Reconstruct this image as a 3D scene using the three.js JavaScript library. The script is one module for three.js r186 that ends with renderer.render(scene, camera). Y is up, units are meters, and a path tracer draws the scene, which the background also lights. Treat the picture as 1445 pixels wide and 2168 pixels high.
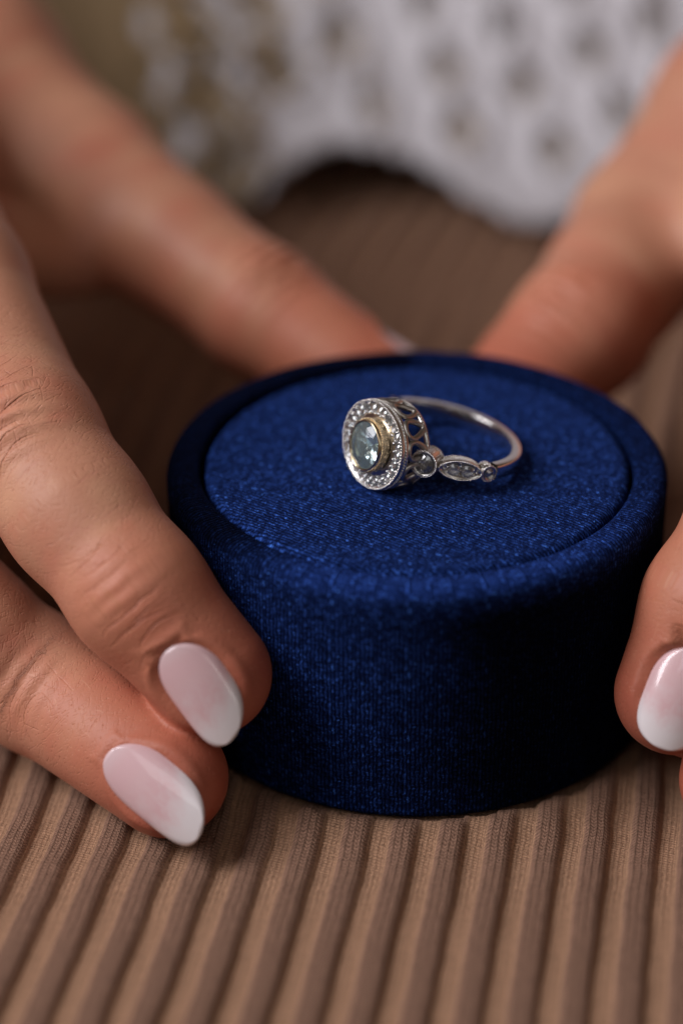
import * as THREE from 'three';
import { mergeGeometries, mergeVertices } from 'three/addons/utils/BufferGeometryUtils.js';
import { ConvexGeometry } from 'three/addons/geometries/ConvexGeometry.js';
import { ImprovedNoise } from 'three/addons/math/ImprovedNoise.js';
import { RectAreaLightUniformsLib } from 'three/addons/lights/RectAreaLightUniformsLib.js';

// ------------------------------------------------------------------ camera, light, exposure
const MM = 0.001;
const V = (x, y, z) => new THREE.Vector3(x, y, z);
const scene = new THREE.Scene();
const camera = new THREE.PerspectiveCamera(16.826, 682 / 1024, 0.01, 20);
{
  const el = THREE.MathUtils.degToRad(30.1), T = V(-0.00908, 0.0249, 0);
  camera.position.set(T.x, T.y + 0.42 * Math.sin(el), T.z + 0.42 * Math.cos(el));
  camera.lookAt(T);
  camera.focus = 0.4045;
  camera.userData.fStop = 6.2;
}
scene.background = new THREE.Color().setRGB(0.058, 0.042, 0.031);
RectAreaLightUniformsLib.init();
const windowLight = new THREE.RectAreaLight(new THREE.Color().setRGB(0.98, 0.96, 1), 10.0, 0.50, 0.56);
windowLight.name = 'window_light';
windowLight.position.set(-0.67, 0.645, 0.16);
windowLight.lookAt(0, 0.02, -0.02);
scene.add(windowLight);
const roomLight = new THREE.RectAreaLight(new THREE.Color().setRGB(1, 0.95, 0.9), 2.2, 0.2, 0.7);   // second window, across the room
roomLight.name = 'far_window_light';
roomLight.position.set(0.80, 0.65, 0.92);
roomLight.lookAt(0, 0.02, 0);
scene.add(roomLight);
const stoneFill = new THREE.RectAreaLight(new THREE.Color().setRGB(0.97, 0.98, 1), 1.3, 0.6, 0.5);   // added fill lamp above the camera, brightens the ring stones
stoneFill.name = 'stone_fill_light';
stoneFill.position.set(-0.2, 1.0, 1.0);
stoneFill.lookAt(0, 0.02, 0);
scene.add(stoneFill);
const renderer = new THREE.WebGLRenderer({ antialias: true });
renderer.setSize(682, 1024);
renderer.toneMapping = THREE.LinearToneMapping;
renderer.toneMappingExposure = 1.0;
renderer.shadowMap.enabled = true;

// ------------------------------------------------------------------ helpers
let seedState = 20240611;
function rnd() { seedState = (seedState + 0x6d2b79f5) | 0; let t = Math.imul(seedState ^ (seedState >>> 15), 1 | seedState); t = (t + Math.imul(t ^ (t >>> 7), 61 | t)) ^ t; return ((t ^ (t >>> 14)) >>> 0) / 4294967296; }
const rr = (a, b) => a + (b - a) * rnd();
const perlin = new ImprovedNoise();
const N3 = (x, y, z) => perlin.noise(x + 31.7, y + 11.3, z + 7.9);
const clamp = THREE.MathUtils.clamp, smooth = (a, b, x) => { const t = clamp((x - a) / (b - a), 0, 1); return t * t * (3 - 2 * t); };
const lerp = (a, b, t) => a + (b - a) * t;
const used = {};
function numbered(n) { const k = used[n] = (used[n] ?? -1) + 1; return k ? n + '_' + String(k).padStart(3, '0') : n; }
function mesh(name, geo, mat, parent = scene) {
  const m = new THREE.Mesh(geo, mat); m.name = numbered(name); m.castShadow = m.receiveShadow = true; parent.add(m); return m;
}
function thing(name, label, category) { const g = new THREE.Group(); g.name = numbered(name); g.userData = { label, category }; scene.add(g); return g; }
function gridGeometry(rows, cols, at, closeU = false) {   // at(i, j) -> [x, y, z, u, v]
  const p = new Float32Array(rows * cols * 3), uv = new Float32Array(rows * cols * 2), idx = [];
  for (let i = 0; i < rows; i++) for (let j = 0; j < cols; j++) { const q = at(i, j), k = i * cols + j; p.set(q.slice(0, 3), k * 3); uv[k * 2] = q[3]; uv[k * 2 + 1] = q[4]; }
  for (let i = 0; i < rows - 1; i++) for (let j = 0; j < cols - 1; j++) { const a = i * cols + j, b = a + 1, c = a + cols, d = c + 1; idx.push(a, c, b, b, c, d); }
  const g = new THREE.BufferGeometry();
  g.setAttribute('position', new THREE.BufferAttribute(p, 3)); g.setAttribute('uv', new THREE.BufferAttribute(uv, 2)); g.setIndex(idx); g.computeVertexNormals();
  return g;
}
function bytesTexture(w, h, f, srgb) {     // f(x, y) -> [r, g, b] in 0..1
  const d = new Uint8Array(w * h * 4);
  for (let y = 0; y < h; y++) for (let x = 0; x < w; x++) { const c = f(x, y), k = (y * w + x) * 4; d[k] = clamp(c[0], 0, 1) * 255; d[k + 1] = clamp(c[1], 0, 1) * 255; d[k + 2] = clamp(c[2], 0, 1) * 255; d[k + 3] = 255; }
  const t = new THREE.DataTexture(d, w, h); t.wrapS = t.wrapT = THREE.RepeatWrapping; t.magFilter = THREE.LinearFilter; t.minFilter = THREE.LinearMipmapLinearFilter; t.generateMipmaps = true;
  if (srgb) t.colorSpace = THREE.SRGBColorSpace;
  t.needsUpdate = true; return t;
}
function hash(x, y, s = 0) { let h = Math.imul(x | 0, 374761393) + Math.imul(y | 0, 668265263) + Math.imul(s | 0, 2246822519); h = Math.imul(h ^ (h >>> 13), 1274126177); return ((h ^ (h >>> 16)) >>> 0) / 4294967296; }
function tileNoise(x, y, period, s) {      // value noise that repeats every `period` cells
  const xi = Math.floor(x), yi = Math.floor(y), fx = x - xi, fy = y - yi, u = fx * fx * (3 - 2 * fx), v = fy * fy * (3 - 2 * fy), m = (a) => ((a % period) + period) % period;
  const h = (a, b) => hash(m(a), m(b), s);
  return lerp(lerp(h(xi, yi), h(xi + 1, yi), u), lerp(h(xi, yi + 1), h(xi + 1, yi + 1), u), v);
}

// ------------------------------------------------------------------ materials
// ribbed knit: one texture tile is two ribs wide (11.2 mm) and 11.2 mm long
const PERIOD = 5.6;
const ribShape = (f) => { f -= Math.floor(f); return smooth(0.0, 0.12, f) * (1 - smooth(0.55, 0.65, f)); };
const knit = { S: 1024 };
{
  const S = knit.S, height = new Float32Array(S * S), tone = new Float32Array(S * S);
  for (let y = 0; y < S; y++) for (let x = 0; x < S; x++) {
    const f = (x / S) * 2 % 1, top = ribShape(f);
    let h, t;
    const fr = f - 0.02, wale = fr / 0.148, wx = wale - Math.floor(wale), wi = Math.floor(wale);
    if (top > 0.35) {            // four columns of V stitches on a rib
      const row = y / S * 20 + Math.abs(wx - 0.5) * 1.1 + 0.35 * hash(wi + Math.floor(x / S * 2) * 7, 3), ry = row - Math.floor(row);
      h = 0.75 * Math.sqrt(Math.max(0, 1 - (2 * wx - 1) ** 2)) * (0.35 + 0.65 * Math.sin(Math.PI * ry)) - 0.16 * smooth(0.1, 0, Math.abs(wx - 0.5));
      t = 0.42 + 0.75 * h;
    } else {                     // purl side in the furrow: fine offset bumps
      const wv = f / 0.105, wvx = wv - Math.floor(wv), row = y / S * 24 + 0.5 * (Math.floor(wv) % 2), ry = row - Math.floor(row);
      h = 0.2 + 0.42 * Math.sin(Math.PI * wvx) * Math.sin(Math.PI * ry);
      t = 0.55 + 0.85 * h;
    }
    const n = tileNoise(x / 8, y / 8, 128, 1) * 0.6 + tileNoise(x / 32, y / 32, 32, 2) * 0.4;
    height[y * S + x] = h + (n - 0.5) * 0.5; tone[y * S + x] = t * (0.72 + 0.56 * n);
  }
  for (let k = 0; k < 5200; k++) {                  // loose fibres
    let x = rnd() * S, y = rnd() * S, a = rnd() * 6.28; const L = rr(10, 42), c = rr(-0.5, 0.5) * 0.1, up = rr(0.08, 0.3);
    for (let i = 0; i < L; i++) { x += Math.cos(a); y += Math.sin(a); a += c; const q = ((Math.floor(y) % S + S) % S) * S + ((Math.floor(x) % S + S) % S); height[q] += up; tone[q] += up * 0.35; }
  }
  knit.bump = bytesTexture(S, S, (x, y) => { const h = clamp(height[y * S + x] * 0.6 + 0.1, 0, 1); return [h, h, h]; });
  const lin = (v) => Math.pow(Math.max(v, 0), 1 / 2.2);
  knit.map = bytesTexture(S, S, (x, y) => {
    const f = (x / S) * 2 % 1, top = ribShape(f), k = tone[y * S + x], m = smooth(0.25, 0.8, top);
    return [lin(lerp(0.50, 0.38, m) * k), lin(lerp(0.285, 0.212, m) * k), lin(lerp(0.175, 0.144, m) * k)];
  }, true);
}
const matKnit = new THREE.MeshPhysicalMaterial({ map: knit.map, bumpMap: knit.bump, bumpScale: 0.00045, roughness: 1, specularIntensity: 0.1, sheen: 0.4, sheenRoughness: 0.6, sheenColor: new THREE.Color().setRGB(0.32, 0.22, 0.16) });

// blue velvet: fine wales of pile, 0.55 mm apart; one tile is 8.8 mm
const velvet = {};
{
  const S = 1024, W = 18, h = new Float32Array(S * S), t = new Float32Array(S * S);
  for (let y = 0; y < S; y++) for (let x = 0; x < S; x++) {
    const wob = 0.5 * (tileNoise(x / 64, y / 64, 16, 5) - 0.5) + 0.3 * (tileNoise(x / 21.333, y / 21.333, 48, 6) - 0.5), w = x / S * W + wob, wx = w - Math.floor(w), wi = ((Math.floor(w) % W) + W) % W;
    const line = Math.pow(Math.sin(Math.PI * wx), 1.2), r = y / S * W * 1.6 + hash(wi, 9) * 5, tuft = tileNoise(wi * 3.7 + 0.5, (r * 1.25) % 32, 32, 7);
    const n1 = tileNoise(x / 32, y / 32, 32, 3), n2 = tileNoise(x / 128, y / 128, 8, 4), n3 = tileNoise(x / 10.667, y / 10.667, 96, 8);
    const fl = clamp(tuft * 0.75 + n1 * 0.35 + n3 * 0.4 - 0.28, 0, 1.3);
    h[y * S + x] = line * (0.35 + 0.45 * fl) + 0.2 * n3;
    t[y * S + x] = (0.06 + 0.2 * n3 * n3 + (0.08 + 0.92 * line) * (0.26 + 1.5 * fl * fl)) * (0.75 + 0.5 * n2) + 1.1 * Math.pow(n3 * Math.min(1, fl), 5);
  }
  velvet.bump = bytesTexture(S, S, (x, y) => { const v = h[y * S + x]; return [v, v, v]; });
  velvet.map = bytesTexture(S, S, (x, y) => { const v = t[y * S + x], p = (a) => Math.pow(Math.max(a, 0), 1 / 2.2); return [p(0.004 * v + 0.014 * v * v), p(0.02 * v + 0.042 * v * v), p(0.175 * v + 0.125 * v * v)]; }, true);
}
const matVelvet = new THREE.MeshPhysicalMaterial({ map: velvet.map, bumpMap: velvet.bump, bumpScale: 0.0003, roughness: 0.95, specularIntensity: 0.06, sheen: 0.06, sheenRoughness: 0.35, sheenColor: new THREE.Color().setRGB(0.12, 0.25, 1) });

const matVelvetShaded = matVelvet.clone(); matVelvetShaded.vertexColors = true;  // takes the light and shade painted as vertex colours
const matSilver = new THREE.MeshStandardMaterial({ color: new THREE.Color().setRGB(0.84, 0.825, 0.81), metalness: 1, roughness: 0.16 });
const matSilverSatin = new THREE.MeshStandardMaterial({ color: new THREE.Color().setRGB(0.70, 0.675, 0.65), metalness: 1, roughness: 0.26 });
const matGallery = new THREE.MeshStandardMaterial({ color: new THREE.Color().setRGB(0.50, 0.465, 0.43), metalness: 1, roughness: 0.34 });
const matGold = new THREE.MeshStandardMaterial({ color: new THREE.Color().setRGB(0.82, 0.66, 0.44), metalness: 1, roughness: 0.22 });
const matDiamond = new THREE.MeshPhysicalMaterial({ color: new THREE.Color().setRGB(0.92, 0.94, 0.97), transmission: 0.93, thickness: 0.001, ior: 2.4, roughness: 0.0, metalness: 0, flatShading: true });
const matAqua = new THREE.MeshPhysicalMaterial({ color: new THREE.Color().setRGB(0.78, 0.90, 0.95), transmission: 0.92, thickness: 0.003, ior: 1.6, roughness: 0.0, attenuationColor: new THREE.Color().setRGB(0.70, 0.86, 0.90), attenuationDistance: 0.010, flatShading: true });

// ------------------------------------------------------------------ person: skirt, lace top, hands
const person = thing('person', 'person in ribbed brown skirt and white lace top holding the ring box with both hands', 'person');

// skirt: a sheet that runs over the lap and up the waist behind; s across the ribs, w along them
const LAP_BACK = 176;
function skirtPath(w) {   // w > 0 towards the viewer; returns z, y and the sheet's normal (in z, y)
  if (w > -LAP_BACK) return [w, 0, 0, 1];
  const L = -LAP_BACK - w, R = 22, a = Math.min(L / R, 1.35);
  const z = -LAP_BACK - R * Math.sin(a), y = R * (1 - Math.cos(a)), e = Math.max(0, L - R * 1.35);
  return [z - e * Math.cos(a), y + e * Math.sin(a), Math.sin(a), Math.cos(a)];
}
{
  const ss = [], ws = [];
  for (let s = -150; s <= 150.01; s += (Math.abs(s + 8) < 75 ? 0.35 : 0.7)) ss.push(s);
  for (let w = 140; w >= -320;) { ws.push(w); w -= w > 90 ? 4 : w > 24 ? 1.0 : w > -34 ? 1.1 : w > -170 ? 2.2 : 6; }
  const g = gridGeometry(ws.length, ss.length, (i, j) => {
    const w = ws[i], s = ss[j] + 0.35 * N3(ss[j] * 0.03, w * 0.03, 1) + 0.14 * N3(ss[j] * 0.1, w * 0.12, 5) + 0.12 * N3(ss[j] * 0.3, w * 0.35, 8);
    const [z, y, nz, ny] = skirtPath(w);
    const back = Math.max(0, -40 - w), x = s - 0.095 * w - (0.055 + 0.0011 * (20 - s)) * Math.log1p(Math.exp((w - 28) / 8)) * 8 + 0.0012 * back * back - (back > 110 ? 0.0012 * (back - 110) ** 2 : 0);
    const f = ss[j] / PERIOD;
    const waver = 1 + 0.25 * N3(Math.floor(f) * 3.1, w * 0.05, 3);
    const d = Math.hypot(x, z) - 30, ease = lerp(0.35, 1, smooth(1, 7, d));
    let h = -0.95 + 0.82 * (1 - ease) * 0.9 + 0.82 * ease * ribShape(f) * waver + 0.2 * Math.sin(Math.PI * clamp((f - Math.floor(f)) / 0.64, 0, 1));
    h += 0.5 * N3(x * 0.03, w * 0.03, 0) + 0.22 * N3(x * 0.11, w * 0.11, 2);
    if (w > -60) h = (d < 1.5 ? Math.min(h, -0.1) - 0.4 * smooth(1.5, -3, d) : h) + (d > -0.5 ? 1.2 * Math.exp(-((d - 2.4) ** 2) / 16) * (0.75 + 0.25 * ribShape(f)) : 0);
    h -= Math.pow(Math.max(0, Math.abs(x) - 62) / 38, 2) * 6 + Math.pow(Math.max(0, w - 62) / 40, 2) * 9;
    return [x * MM, (y + h * ny) * MM, (z + h * nz) * MM, ss[j] / (PERIOD * 2), w / (PERIOD * 2)];
  });
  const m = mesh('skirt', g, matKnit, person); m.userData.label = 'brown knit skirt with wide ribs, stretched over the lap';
}

// lace top: crocheted sheet with leaf-shaped openings, its scalloped hem lying on the lap
{
  const hem = [[-90, 6], [-70, 2], [-45, -6], [-30.6, -1.1], [-25.5, 5.1], [-21.1, 8.2], [-15.2, 15.4], [-9.3, 18.1], [-3.3, 16.8], [1.9, 15.7], [6.4, 12.3], [11.5, 6.9], [17.3, 3.3], [23.2, 2.4], [27.7, 5.1], [36, 4], [50, 0], [80, 2]];
  const hemAt = (x) => { let k = 0; while (k < hem.length - 2 && x > hem[k + 1][0]) k++; const t = clamp((x - hem[k][0]) / (hem[k + 1][0] - hem[k][0]), 0, 1); return lerp(hem[k][1], hem[k + 1][1], t) + 0.5 * Math.abs(Math.sin(x * 0.55)); };
  const L = Math.hypot(1, 0.6);
  const path = (w) => { if (w < 62) return [-125 - w / L, 1.5 + 0.6 * w / L]; const e = w - 62, a = Math.min(e / 30, 0.85), b = 0.54 + a; const z0 = -125 - 62 / L, y0 = 1.5 + 37.2 / L; const R = 30, c = Math.max(0, e - 25.5); return [z0 - R * (Math.sin(b) - Math.sin(0.54)) - c * Math.cos(b), y0 + R * (Math.cos(0.54) - Math.cos(b)) + c * Math.sin(b)]; };
  const holes = [];
  for (let a = -9; a <= 9; a++) for (let b = -9; b <= 9; b++) {
    const x = 10.2 + a * 10.4 + b * 14.4 + rr(-1.1, 1.1) + 2 * N3(a * 0.5, b * 0.5, 1), w = 20.9 + a * 7.2 - b * 5.3 + rr(-1.1, 1.1) + 2 * N3(a * 0.5, b * 0.5, 4);
    if (x > -95 && x < 85 && w > hemAt(x) + 5 && w < 130) holes.push([x, w, rr(2.1, 3.0) * (1 + 1.0 * smooth(0, -30, x)), rr(4.0, 5.4) * (1 + 0.5 * smooth(0, -30, x)), rr(-0.25, 0.25)]);
  }
  const st = 1.0, nx = 176, nw = 138, x0 = -92, w0 = -8, open = new Uint8Array(nx * nw);
  const solid = (x, w) => { if (w < hemAt(x)) return false; for (const [hx, hw, a, b, r] of holes) { const dx = x - hx, dw = w - hw; if (Math.abs(dx) > 6 || Math.abs(dw) > 7) continue; const u = (dx - r * dw) / a, v = dw / b; if (Math.pow(Math.abs(u), 1.25) + Math.pow(Math.abs(v), 1.25) < 1) return false; } return true; };
  for (let i = 0; i < nw; i++) for (let j = 0; j < nx; j++) open[i * nx + j] = solid(x0 + (j + 0.5) * st, w0 + (i + 0.5) * st) ? 1 : 0;
  const pos = [], idx = [], uv = [], id = new Map();
  const vert = (i, j, side) => {
    const key = (i * 400 + j) * 2 + side; if (id.has(key)) return id.get(key);
    const x = x0 + j * st, w = w0 + i * st, [z, y] = path(w);
    let o = 2.2 * N3(x * 0.045, w * 0.045, 4) + 0.4 * Math.sin((w + x * 0.5) * 1.3) * Math.sin((x - w * 0.4) * 1.1);
    for (const [hx, hw, a, b] of holes) { const d = Math.hypot((x - hx) / a, (w - hw) / b); if (d < 2) o += 1.5 * Math.exp(-((d - 1.25) ** 2) / 0.12); }
    o += side ? 0.55 : -0.55;
    pos.push(x * MM, (y + o * 0.86) * MM, (z + o * 0.5) * MM); uv.push(x * 0.1, w * 0.1); id.set(key, pos.length / 3 - 1); return pos.length / 3 - 1;
  };
  const at = (i, j) => i >= 0 && j >= 0 && i < nw && j < nx && open[i * nx + j];
  for (let i = 0; i < nw; i++) for (let j = 0; j < nx; j++) if (at(i, j)) {
    const a = vert(i, j, 1), b = vert(i, j + 1, 1), c = vert(i + 1, j, 1), d = vert(i + 1, j + 1, 1); idx.push(a, b, c, b, d, c);
    const e = vert(i, j, 0), f = vert(i, j + 1, 0), g = vert(i + 1, j, 0), h = vert(i + 1, j + 1, 0); idx.push(e, g, f, f, g, h);
    if (!at(i - 1, j)) idx.push(a, e, b, b, e, f);
    if (!at(i + 1, j)) idx.push(c, d, g, d, h, g);
    if (!at(i, j - 1)) idx.push(a, c, e, c, g, e);
    if (!at(i, j + 1)) idx.push(b, f, d, d, f, h);
  }
  const g = new THREE.BufferGeometry(); g.setAttribute('position', new THREE.Float32BufferAttribute(pos, 3)); g.setAttribute('uv', new THREE.Float32BufferAttribute(uv, 2)); g.setIndex(idx); g.computeVertexNormals();
  const m = mesh('lace_top', g, new THREE.MeshPhysicalMaterial({ color: new THREE.Color().setRGB(0.60, 0.575, 0.60), roughness: 1, specularIntensity: 0.2 }), person);
  const gl = gridGeometry(46, 60, (i, j) => { const x = -92 + j * 3, w = hemAt(x) + 3.5 + i * 2.6, [z, y] = path(w + 2); const o = 1.7 + 0.6 * N3(x * 0.06, w * 0.06, 8); return [x * MM, (y - o * 0.86) * MM, (z - o * 0.5) * MM, x / 10, w / 10]; });
  const lining = mesh('lining', gl, new THREE.MeshPhysicalMaterial({ color: new THREE.Color().setRGB(0.46, 0.38, 0.31), roughness: 1, specularIntensity: 0.1 }), person); lining.userData.label = 'olive beige lining seen through the lace openings';
  const gc = gridGeometry(60, 44, (i, j) => {    // added dark sheet standing in for shade on the left of the lace
    const w = -4 + i * 2.2, edge = -3 + 0.02 * w + 1.5 * N3(w * 0.06, 2, 3), q = j / 43, x = edge - 74 * q, [z, y] = path(Math.max(w, hemAt(x) - 2)), o = 1.6 + 2.6 * Math.min(1, q * 8) + 2.2 * N3(x * 0.05, w * 0.03, 6) + 0.7 * Math.sin(x * 0.8 + w * 0.15);
    return [x * MM, (y + o * 0.86) * MM, (z + o * 0.5) * MM, x / 10, w / 10];
  });
  { const keep = [], ix = gc.index.array; for (let k = 0; k < ix.length; k += 6) { const cell = k / 6, i = Math.floor(cell / 43), j = cell % 43; if (0.85 * hash(i, j, 3) + 0.15 * hash(i >> 1, j >> 1, 5) < 0.02 + 0.99 * smooth(0, 30, j)) keep.push(...ix.slice(k, k + 6)); } gc.setIndex(keep); }
  const shade_sheet = mesh('shade_sheet', gc, new THREE.MeshPhysicalMaterial({ color: new THREE.Color().setRGB(0.265, 0.185, 0.105), roughness: 1, specularIntensity: 0.1, side: THREE.DoubleSide }), person); shade_sheet.userData.label = 'added dark sheet that puts shade over the left of the lace';
  m.userData.label = 'white openwork lace top with a scalloped hem';
}

// hands: smooth-min of tapered capsules, meshed with surface nets
function surfaceNets(sdf, lo, hi, h) {
  const n = [0, 1, 2].map((k) => Math.ceil((hi[k] - lo[k]) / h / 4) * 4), [nx, ny, nz] = n.map((v) => v + 1);
  const val = new Float32Array(nx * ny * nz).fill(9), blocks = [];
  for (let bz = 0; bz < n[2]; bz += 4) for (let by = 0; by < n[1]; by += 4) for (let bx = 0; bx < n[0]; bx += 4) {
    if (Math.abs(sdf(lo[0] + (bx + 2) * h, lo[1] + (by + 2) * h, lo[2] + (bz + 2) * h)) > 2 * h * 1.733 * 1.15 + 0.7) continue;
    blocks.push([bx, by, bz]);
    for (let z = bz; z <= bz + 4; z++) for (let y = by; y <= by + 4; y++) for (let x = bx; x <= bx + 4; x++) { const k = (z * ny + y) * nx + x; if (val[k] === 9) val[k] = sdf(lo[0] + x * h, lo[1] + y * h, lo[2] + z * h); }
  }
  const pos = [], idx = [], cell = new Map(), sx = 1, sy = nx, sz = nx * ny, corner = [0, sx, sy, sx + sy, sz, sx + sz, sy + sz, sx + sy + sz];
  for (const [bx, by, bz] of blocks) for (let z = bz; z < bz + 4; z++) for (let y = by; y < by + 4; y++) for (let x = bx; x < bx + 4; x++) {
    const k = z * sz + y * sy + x; let inside = 0;
    for (const c of corner) if (val[k + c] < 0) inside++;
    if (inside === 0 || inside === 8) continue;
    let px = 0, py = 0, pz = 0, m = 0;
    for (let a = 0; a < 8; a++) for (let b = 1; b < 8; b <<= 1) if (!(a & b)) {
      const va = val[k + corner[a]], vb = val[k + corner[a | b]]; if ((va < 0) === (vb < 0)) continue;
      const t = va / (va - vb); px += (a & 1) + (b === 1 ? t : 0); py += ((a >> 1) & 1) + (b === 2 ? t : 0); pz += ((a >> 2) & 1) + (b === 4 ? t : 0); m++;
    }
    cell.set(k, pos.length / 3); pos.push(lo[0] + (x + px / m) * h, lo[1] + (y + py / m) * h, lo[2] + (z + pz / m) * h);
  }
  for (const k of cell.keys()) for (const [e, a, b] of [[sx, sy, sz], [sy, sz, sx], [sz, sx, sy]]) {
    if ((val[k] < 0) === (val[k + e] < 0)) continue;
    const q = [cell.get(k), cell.get(k - a), cell.get(k - a - b), cell.get(k - b)]; if (q.some((v) => v === undefined)) continue;
    if (val[k] < 0) idx.push(q[0], q[1], q[2], q[0], q[2], q[3]); else idx.push(q[0], q[2], q[1], q[0], q[3], q[2]);
  }
  return { pos, idx };
}
const smin = (a, b, k) => { const h = Math.max(k - Math.abs(a - b), 0) / k; return Math.min(a, b) - h * h * k * 0.25; };

// one texture sheet of skin per hand: a band for each finger (u along it, v round it), the last one for the palm
const BANDS = [[0, 620], [620, 560], [1180, 400], [1580, 150], [1730, 140], [1870, 178]], U_LEN = 130, V_LEN = 50, TS = 2048;
function skinSheet(chains) {
  const cb = document.createElement('canvas'), cc = document.createElement('canvas'); cb.width = cb.height = cc.width = cc.height = TS;
  const b = cb.getContext('2d'), c = cc.getContext('2d');
  b.fillStyle = 'rgb(150,150,150)'; b.fillRect(0, 0, TS, TS); c.fillStyle = 'rgb(194,136,109)'; c.fillRect(0, 0, TS, TS);
  const U = TS / U_LEN;
  chains.forEach((ch, k) => {
    const [y0, hh] = BANDS[k], Vs = hh / V_LEN, X = (u) => u * U, Y = (v) => y0 + hh / 2 + v * Vs;
    const clip = (ctx) => { ctx.save(); ctx.beginPath(); ctx.rect(0, y0, TS, hh); ctx.clip(); };
    clip(b); clip(c);
    // mottling
    for (let i = 0; i < 420; i++) { const x = rnd() * TS, y = y0 + rnd() * hh, r = rr(10, 60), g = c.createRadialGradient(x, y, 0, x, y, r), red = rnd(); const col = red < 0.4 ? '196,114,92' : red < 0.75 ? '218,168,134' : '186,132,104'; g.addColorStop(0, `rgba(${col},0.3)`); g.addColorStop(1, `rgba(${col},0)`); c.fillStyle = g; c.fillRect(x - r, y - r, 2 * r, 2 * r); }
    // flush towards the tip and on the knuckles
    const end = ch.palm ? 400 : ch.len; let g = c.createLinearGradient(X(end - 20), 0, X(end + 2), 0); g.addColorStop(0, 'rgba(196,96,72,0)'); g.addColorStop(1, 'rgba(162,74,56,0.6)'); c.fillStyle = g; c.fillRect(X(end - 20), y0, TS, hh);
    for (const s of [-1, 1]) { g = c.createLinearGradient(0, Y(s * 7), 0, Y(s * 17)); g.addColorStop(0, 'rgba(176,74,46,0)'); g.addColorStop(1, 'rgba(168,78,52,0.4)'); c.fillStyle = g; c.fillRect(X(end - 42), s > 0 ? Y(7) : y0, TS, hh / 2 - 7 * Vs); }
    for (const [u] of ch.knuckles) { c.save(); c.translate(X(u), Y(0)); c.scale(1, Vs / U); const r = 9 * U; g = c.createRadialGradient(0, 0, 0, 0, 0, r); g.addColorStop(0, 'rgba(206,122,96,0.3)'); g.addColorStop(1, 'rgba(206,122,96,0)'); c.fillStyle = g; c.fillRect(-r, -r, 2 * r, 2 * r); c.restore(); }
    const line = (pts, w, dark, tint) => {
      for (const [ctx, st, lw] of [[b, `rgba(20,20,20,${dark})`, w], [c, `rgba(150,78,52,${tint})`, w * 1.3]]) { if (!st) continue; ctx.strokeStyle = st; ctx.lineWidth = lw; ctx.lineCap = 'round'; ctx.beginPath(); ctx.moveTo(pts[0][0], pts[0][1]); for (let i = 1; i < pts.length - 1; i++) { const m = [(pts[i][0] + pts[i + 1][0]) / 2, (pts[i][1] + pts[i + 1][1]) / 2]; ctx.quadraticCurveTo(pts[i][0], pts[i][1], m[0], m[1]); } ctx.stroke(); }
    };
    if (hh > 300) for (let i = 0; i < hh * 14; i++) { const x = X(rnd() * (end + 6)), y = y0 + rnd() * hh, r = rr(0.6, 1.3); b.fillStyle = `rgba(40,40,40,${rr(0.1, 0.3)})`; b.beginPath(); b.arc(x, y, r, 0, 6.3); b.fill(); c.fillStyle = rnd() < 0.5 ? `rgba(150,84,58,${rr(0.05, 0.2)})` : `rgba(232,186,156,${rr(0.05, 0.18)})`; c.beginPath(); c.arc(x, y, r * 1.6, 0, 6.3); c.fill(); }
    // skin grain: a net of short crossing furrows
    for (let i = 0; i < hh * (hh > 300 ? 36 : 5); i++) { const u = rnd() * (end + 6), v = rr(-24, 24), a = (i % 2 ? 1 : -1) * rr(0.7, 1.25), L = rr(0.35, 1.0); const q = [X(u + L * Math.cos(a)), Y(v + L * Math.sin(a))]; line([[X(u), Y(v)], [X(u + L * Math.cos(a) * 0.5 + 0.05), Y(v + L * Math.sin(a) * 0.5)], q, q], rr(0.7, 1.3), rr(0.05, 0.18), 0.03); }
    // creases across the finger: wandering, broken, of uneven depth
    const crease = (u, v0, span, lean, bend, w, dark) => {
      const n = Math.max(6, Math.round(span * 3)), pts = []; let du = 0;
      for (let i = 0; i <= n; i++) { const t = i / n * 2 - 1; du += rr(-0.09, 0.09); pts.push([X(u + lean * t + bend * t * t + du + 0.25 * N3(u * 2.3, (v0 + t * span) * 0.7, k)), Y(v0 + t * span)]); }
      for (let i = 0; i < n; i++) { const t = Math.abs((i + 0.5) / n * 2 - 1), e = Math.sqrt(Math.max(0, 1 - t * t)) * rr(0.6, 1); const m0 = i ? [(pts[i - 1][0] + pts[i][0]) / 2, (pts[i - 1][1] + pts[i][1]) / 2] : pts[0], m1 = [(pts[i][0] + pts[i + 1][0]) / 2, (pts[i][1] + pts[i + 1][1]) / 2]; line([m0, pts[i], m1, m1], w * U * (0.5 + 0.5 * e), dark * e, dark * e * 0.42); line([m0, pts[i], m1, m1], w * U * 2.2 * e, dark * e * 0.13, dark * e * 0.09); }
    };
    for (const [u, strength] of ch.knuckles) {
      for (let i = -4; i <= 4; i++) { const e = Math.abs(i) / 4.5; crease(u + i * 1.25 + rr(-0.5, 0.5), rr(-1.6, 1.6), (5.6 - 2.4 * e) * rr(0.7, 1.1), rr(-0.8, 0.8), i * 0.36, rr(0.08, 0.2), strength * (1 - 0.6 * e) * rr(0.35, 0.95)); }
      for (let i = 0; i < 46; i++) { const o = rr(-9, 9); crease(u + o, rr(-6, 6), rr(0.9, 3), rr(-0.8, 0.8), o * 0.06, rr(0.05, 0.11), strength * rr(0.12, 0.42) * (1 - Math.abs(o) / 12)); }
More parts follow.
